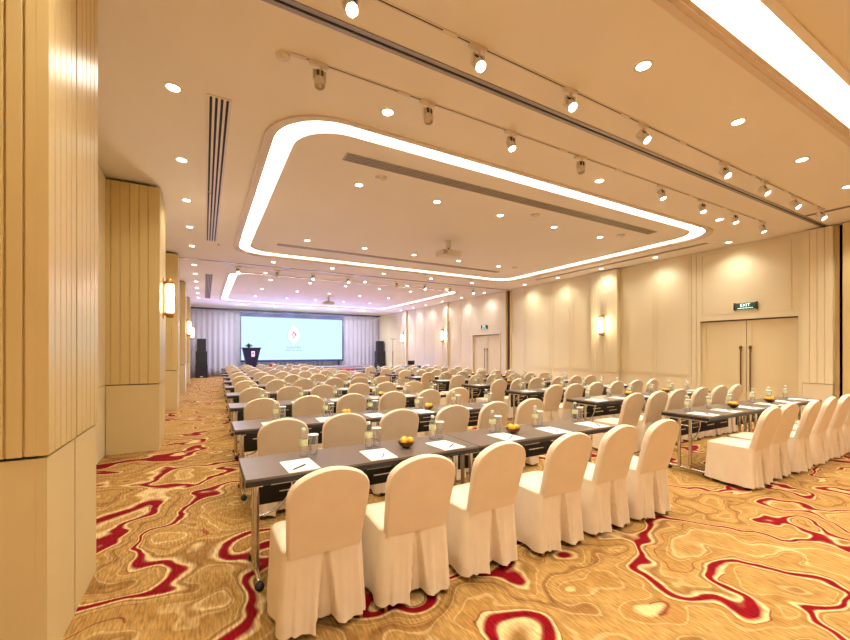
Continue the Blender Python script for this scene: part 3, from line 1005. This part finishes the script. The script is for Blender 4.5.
# lighting stand by right wall
t = thing('lighting_stand', 'thin grey tripod stand with a short crossbar by the right wall', 'stand', (10.95, 23.9, 0))
bm = bmesh.new(); tube(bm, (0, 0, .1), (0, 0, 1.55), .03, 10); tube(bm, (0, 0, 1.5), (0, 0, 2.35), .015, 8)
mk('pole', bm, M['handle'], t)
bm = bmesh.new(); tube(bm, (-.22, 0, 2.35), (.22, 0, 2.35), .02, 8); mk('crossbar', bm, M['metalgrey'], t)
for k in range(3):
    a = 2*PI*k/3+.3
    bm = bmesh.new(); tube(bm, (0, 0, .5), (.38*math.cos(a), .38*math.sin(a), .012), .012, 8)
    mk('leg', bm, M['handle'], t)
# control desk with monitor
t = thing('control_desk', 'small black control desk by the right wall near the stage', 'desk', (10.45, 20.2, 0))
bm = bmesh.new(); box(bm, -.5, -.3, .66, .5, .3, .70, .005); mk('desktop', bm, M['black'], t)
for sx in (-1, 1):
    bm = bmesh.new(); box(bm, sx*.47-.02, -.27, 0, sx*.47+.02, .27, .66); mk('side_panel', bm, M['black'], t)
t = thing('monitor', 'small black monitor standing on the control desk at right', 'monitor', (10.4, 20.15, .70))
bm = bmesh.new(); box(bm, -.21, -.02, .05, .21, .02, .30, .006); mk('display', bm, M['ink'], t)
bm = bmesh.new(); box(bm, -.12, -.08, 0, .12, .08, .012); box(bm, -.025, -.01, .012, .025, .012, .12); mk('monitor_stand', bm, M['ink'], t)

# ------------------------------------------------------------------ conference tables
TW, TD = 1.80, .56
def make_table():
    t = thing('conference_table', 'x', 'table', (0, 0, 0), 0, 'long narrow conference tables')
    bm = bmesh.new(); box(bm, -TW/2+.004, -TD/2, .735, TW/2-.004, TD/2, .75)
    mk('tabletop', bm, M['top'], t)
    bm = bmesh.new(); box(bm, -TW/2+.001, -TD/2-.001, .700, TW/2-.001, TD/2+.001, .7345, .003)
    mk('edge_frame', bm, M['black'], t)
    # slotted modesty panel on the far side
    bm = bmesh.new()
    y0, y1 = TD/2-.055, TD/2-.04
    X0, X1 = -TW/2+.13, TW/2-.13
    zs = [.40, .472, .484, .532, .544, .592, .604, .70]
    for k in (0, 2, 4, 6): box(bm, X0, y0, zs[k], X1, y1, zs[k+1])
    cell = (X1-X0)/4
    for r_, k in enumerate((1, 3, 5)):
        off = (.06, .0, .05)[r_]
        x = X0
        xs = [X0]
        for c in range(4):
            a = X0+cell*c+.09+off; xs += [a, a+.23]
        xs.append(X1)
        for q in range(0, len(xs), 2): box(bm, xs[q], y0, zs[k]-.001, xs[q+1], y1, zs[k+1]+.001)
    mk('modesty_panel', bm, M['black'], t)
    for s_ in (-1, 1):
        bm = bmesh.new()
        x = s_*(TW/2-.09)
        for yy in (-.03, .10): tube(bm, (x, yy, .045), (x, yy, .68), .019, 12)
        tube(bm, (x, -TD/2+.075, .055), (x, TD/2-.06, .055), .016, 10)
        box(bm, x-.02, -TD/2+.06, .675, x+.02, TD/2-.06, .70)
        tube(bm, (x, -.03, .60), (x, .10, .60), .010, 8)
        # folding stay
        for q in range(6):
            a0, a1 = R(15*q), R(15*(q+1))
            p0 = (x-s_*(.02+.22*math.sin(a0)), -.03, .42+.22*(1-math.cos(a0))); p1 = (x-s_*(.02+.22*math.sin(a1)), -.03, .42+.22*(1-math.cos(a1)))
            tube(bm, p0, p1, .007, 6)
        lg = mk('leg', bm, M['chrome'], t, 40)
        for yy in (-TD/2+.075, TD/2-.06):
            bm = bmesh.new()
            bmesh.ops.create_uvsphere(bm, u_segments=12, v_segments=8, radius=.030, matrix=Matrix.Translation((x, yy, .031)))
            mk('caster', bm, M['rubber'], lg, True)
    freeze(t)
    return t

# ------------------------------------------------------------------ covered banquet chair
def make_chair():
    t = thing('banquet_chair', 'x', 'chair', (0, 0, 0), 0, 'ivory covered banquet chairs')
    # back cover: arch-topped padded slab, tilted
    half = [(.208, .44), (.212, .52), (.218, .62), (.224, .72), (.225, .785), (.219, .822), (.203, .854), (.174, .883), (.136, .905), (.09, .922), (.045, .932)]
    out = half + [(0, .935)] + [(-x, z) for x, z in reversed(half)]
    layers = [(-.034, .022), (-.033, .010), (-.022, .002), (.0, 0), (.018, .003), (.028, .012), (.030, .026)]
    bm = bmesh.new()
    cen = Vector((0, .68))
    rings = []
    for y, ins in layers:
        rg = []
        for x, z in out:
            v = Vector((x, z)); d = (cen-v); L_ = d.length
            if z > .46: v = v+d*(ins/L_)
            else: v = v+Vector((math.copysign(ins, -x), 0))
            zz = v.y
            rg.append(bm.verts.new((v.x, y-.205-(zz-.45)*.27, zz)))
        rings.append(rg)
    n = len(out)
    for a, b in zip(rings, rings[1:]):
        for i in range(n-1): bm.faces.new((a[i], a[i+1], b[i+1], b[i]))
        bm.faces.new((a[n-1], a[0], b[0], b[n-1]))
    bm.faces.new(rings[0]); bm.faces.new(list(reversed(rings[-1])))
    mk('back_cover', bm, M['fabric'], t, 50)
    # seat cover: domed rounded cushion
    def rr(hx, y0, y1, r, m=6):
        return rrect(-hx, y0, hx, y1, r, m)
    bm = bmesh.new()
    lv = [(.0, .425), (.004, .45), (0.0, .462), (-.012, .472), (-.04, .480), (-.09, .486)]
    prev = None
    for g, z in lv:
        cur = [bm.verts.new((x, y, z)) for x, y in rr(.220+g, -.19-g, .235+g, max(.03, .06+g*.5), 5)]
        if prev:
            for i in range(len(cur)): bm.faces.new((prev[i], prev[(i+1) % len(cur)], cur[(i+1) % len(cur)], cur[i]))
        else: bm.faces.new(list(reversed(cur)))
        prev = cur
    bm.faces.new(prev)
    mk('seat_cover', bm, M['fabric'], t, 60)
    # skirt: draped ring with folds and an inverted pleat at the back
    bm = bmesh.new()
    base = []
    # dense loop, counter-clockwise starting at back centre
    def side(a, b, k): return [(a[0]+(b[0]-a[0])*i/k, a[1]+(b[1]-a[1])*i/k) for i in range(k)]
    hx, yb, yf = .222, -.225, .232
    base = side((0, yb), (hx, yb), 26)+side((hx, yb), (hx, yf), 16)+side((hx, yf), (-hx, yf), 20)+side((-hx, yf), (-hx, yb), 16)+side((-hx, yb), (0, yb), 26)
    rows = 12
    prev = None
    nb = len(base)
    for j in range(rows+1):
        f = j/rows           # 0 top, 1 bottom
        z = .462-.425*f
        cur = []
        for i, (x, y) in enumerate(base):
            r_ = Vector((x, y)); nrm = Vector((x/hx, (y-.004)/.228))
            m_ = max(abs(nrm.x), abs(nrm.y))
            # round the corners a little
            cr = min(abs(nrm.x), abs(nrm.y))
            pull = max(0, cr-.82)/.18
            d = r_.normalized()
            flare = .028*f
            s_ = i/nb*2*PI
            fold = (.010*math.sin(s_*11+.6)+.006*math.sin(s_*19+2.1+f*1.2))*f**1.3
            onback = y < yb+.001
            onside = abs(abs(x)-hx) < .001 and not onback
            p_ = r_ + d*(flare+fold-.016*pull)
            if onside or y > yf-.001: p_ += d*.004
            dz = .012*f*math.sin(s_*5+1)*.6
            if onback:
                wv = .006+.052*f          # pleat half-width
                q = abs(x)/wv
                p_.y -= .006
                if q < 1.0:
                    p_.y += (.075*f+.012)*min(1, (1-q)*5)
                elif q < 1.6: p_.y -= .012*f*(1.6-q)/.6
            cur.append(bm.verts.new((p_.x, p_.y, max(.022, z+dz))))
        if prev:
            for i in range(nb): bm.faces.new((prev[i], prev[(i+1) % nb], cur[(i+1) % nb], cur[i]))
        prev = cur
    mk('skirt', bm, M['fabric'], t, True)
    for sx in (-1, 1):
        for sy, yy in ((-1, -.215), (1, .19)):
            bm = bmesh.new()
            tube(bm, (sx*.207, yy-.012*(yy < 0), 0), (sx*.190, yy+.02, .44), .011, 8, .013)
            mk('leg', bm, M['brass'], t, 40)
    freeze(t)
    return t

# ------------------------------------------------------------------ tableware
def make_bottle():
    t = thing('water_bottle', 'x', 'bottle', (0, 0, 0), 0, 'clear water bottles on the tables')
    bm = bmesh.new()
    lathe(bm, [(.026, 0), (.031, .006), (.031, .05), (.029, .056), (.031, .062), (.031, .125), (.030, .14), (.020, .172), (.013, .185), (.013, .20)], 16)
    mk('bottle_body', bm, M['bottle'], t, 50)
    bm = bmesh.new(); lathe(bm, [(.0315, .085), (.0322, .088), (.0322, .130), (.0312, .133)], 16)
    bmesh.ops.delete(bm, geom=[f for f in bm.faces if len(f.verts) > 4], context='FACES')
    mk('bottle_label', bm, M['label'], t, True)
    bm = bmesh.new(); lathe(bm, [(.0155, .193), (.0155, .213), (.013, .216)], 14)
    mk('bottle_cap', bm, M['cap'], t, 40)
    freeze(t); return t
def make_glass():
    t = thing('drinking_glass', 'x', 'glass', (0, 0, 0), 0, 'paper-covered drinking glasses on the tables')
    bm = bmesh.new()
    lathe(bm, [(.0001, .003), (.026, .003), (.028, .0), (.030, .004), (.036, .145), (.034, .145), (.028, .012), (.0001, .012)], 16)
    mk('tumbler', bm, M['glass'], t, 50)
    bm = bmesh.new(); lathe(bm, [(.040, .146), (.040, .150), (.038, .152)], 16)
    mk('paper_lid', bm, M['paper'], t)
    freeze(t); return t
def make_pad():
    bm = bmesh.new(); box(bm, -.105, -.1485, 0, .105, .1485, .004)
    o = mk('notepad', bm, M['paper']); tag(o, 'x', 'notepad', 'white notepads on the tables'); return o
def make_pen():
    t = thing('pen', 'x', 'pen', (0, 0, 0), 0, 'black pens on the notepads')
    bm = bmesh.new(); tube(bm, (-.055, 0, .0055), (.060, 0, .0055), .0045, 8); tube(bm, (-.055, 0, .0055), (-.070, 0, .0055), .0045, 8, .001)
    mk('barrel', bm, M['ink'], t)
    bm = bmesh.new(); box(bm, .02, -.0015, .0095, .06, .0015, .0115); mk('clip', bm, M['chrome'], t)
    freeze(t); return t
def make_bowl():
    t = thing('wooden_bowl', 'x', 'bowl', (0, 0, 0), 0, 'wooden fruit bowls on the tables')
    bm = bmesh.new()
    lathe(bm, [(.026, 0), (.030, .006), (.050, .016), (.066, .036), (.070, .052), (.067, .052), (.058, .032), (.035, .022), (.0001, .018)], 18)
    mk('bowl_shell', bm, M['bowl'], t, 50)
    freeze(t); return t
def make_fruit():
    bm = bmesh.new()
    bmesh.ops.create_uvsphere(bm, u_segments=16, v_segments=10, radius=.031)
    for v in bm.verts: v.co.z = v.co.z*.97+.031
    o = mk('yellow_fruit', bm, M['fruit'], None, True); tag(o, 'x', 'fruit', 'yellow fruits in the wooden bowls'); freeze(o); return o

P = dict(t=make_table(), c=make_chair(), b=make_bottle(), g=make_glass(), n=make_pad(), p=make_pen(), w=make_bowl(), f=make_fruit())
started = set()
def place(k, loc, rz, label, group=None):
    o = P[k]
    if k not in started:
        started.add(k); o.location = loc; o.rotation_euler.z = rz; o['label'] = label
        if group: o['group'] = group
        return o
    return dup(o, loc, rz, label, group)

def rowname(k, n):
    return {0: 'nearest'}.get(k, ORD[k])
SEATX = [.35, .94, 1.55, 2.22, 2.83, 3.42]
def table_row(xl, yn, k, block, nrows, tuck=.275):
    """one row: two tables, six seats; xl = left end, yn = near edge"""
    yc = yn+TD/2
    rn = rowname(k, nrows)
    for i in range(2):
        place('t', (xl+TW/2+i*TW, yc, 0), 0, 'dark narrow table, %s half of the %s %s-block row' % (('left', 'right')[i], rn, block))
    for s_ in range(6):
        x = xl+SEATX[s_]+(.03 if k else 0)-(.14 if block == 'right' else 0)
        jx, jr = random.uniform(-.015, .015), random.uniform(-3, 3)
        place('c', (x+jx, yn-tuck+random.uniform(-.02, .02), 0), R(jr),
              'ivory covered chair, %s from the left at the %s row of the %s block' % (ORD[s_], rn, block))
        bx = x+.04+random.uniform(-.02, .05)
        place('b', (bx, yn+.40+random.uniform(-.02, .02), .75), random.uniform(0, 6), 'water bottle with green label at seat %s from left, %s row, %s block' % (ORD[s_], rn, block))
        place('g', (bx+.085, yn+.43+random.uniform(-.02, .01), .75), 0, 'glass with white paper lid at seat %s from left, %s row, %s block' % (ORD[s_], rn, block))
        if k < 6:
            pr = R(random.uniform(-4, 4))
            px = x+.01
            place('n', (px, yn+.165, .75), pr, 'white notepad at seat %s from left, %s row, %s block' % (ORD[s_], rn, block))
            if k < 4:
                place('p', (px+random.uniform(-.02, .03), yn+.10, .754), R(random.uniform(35, 75)), 'black pen on notepad, seat %s from left, %s row, %s block' % (ORD[s_], rn, block))
    if k < 6:
        for i, bx in enumerate((1.24, 2.40)):
            x, y = xl+bx, yn+.26
            side_ = ('left', 'right')[i]
            place('w', (x, y, .75), 0, 'dark wooden fruit bowl on the %s table, %s row, %s block' % (side_, rn, block))
            for q, qn in enumerate(('rear', 'front left', 'front right')):
                a = PI/2+2*PI*q/3
                place('f', (x+.0325*math.cos(a), y+.0325*math.sin(a), .75+.027), 0, '%s yellow fruit in the bowl, %s table, %s row, %s block' % (qn, side_, rn, block))

for k in range(11):
    table_row(.22+.045*k, 2.66+1.735*k, k, 'left', 11)
for k in range(9):
    table_row(5.28+.035*k, 2.45+1.60*k, k, 'right', 9, .19)

# magenta cloth draped over a small table behind the right block
t = thing('side_table', 'small dark side table behind the last right-block row', 'table', (5.88, 17.35, 0))
bm = bmesh.new(); box(bm, -.6, -.3, .70, .6, .3, .74); mk('tabletop', bm, M['black'], t)
for sx in (-1, 1):
    for sy in (-1, 1):
        bm = bmesh.new(); tube(bm, (sx*.55, sy*.25, 0), (sx*.55, sy*.25, .70), .018, 8); mk('leg', bm, M['ink'], t)
bm = bmesh.new(); box(bm, -.5, -.31, .74, .02, .30, .748); box(bm, -.5, -.318, .66, .02, -.31, .748)
tag(mk('table_runner', bm, M['magenta'], None, False, (5.88, 17.35, 0)), 'magenta cloth over the small side table before the stage', 'cloth')
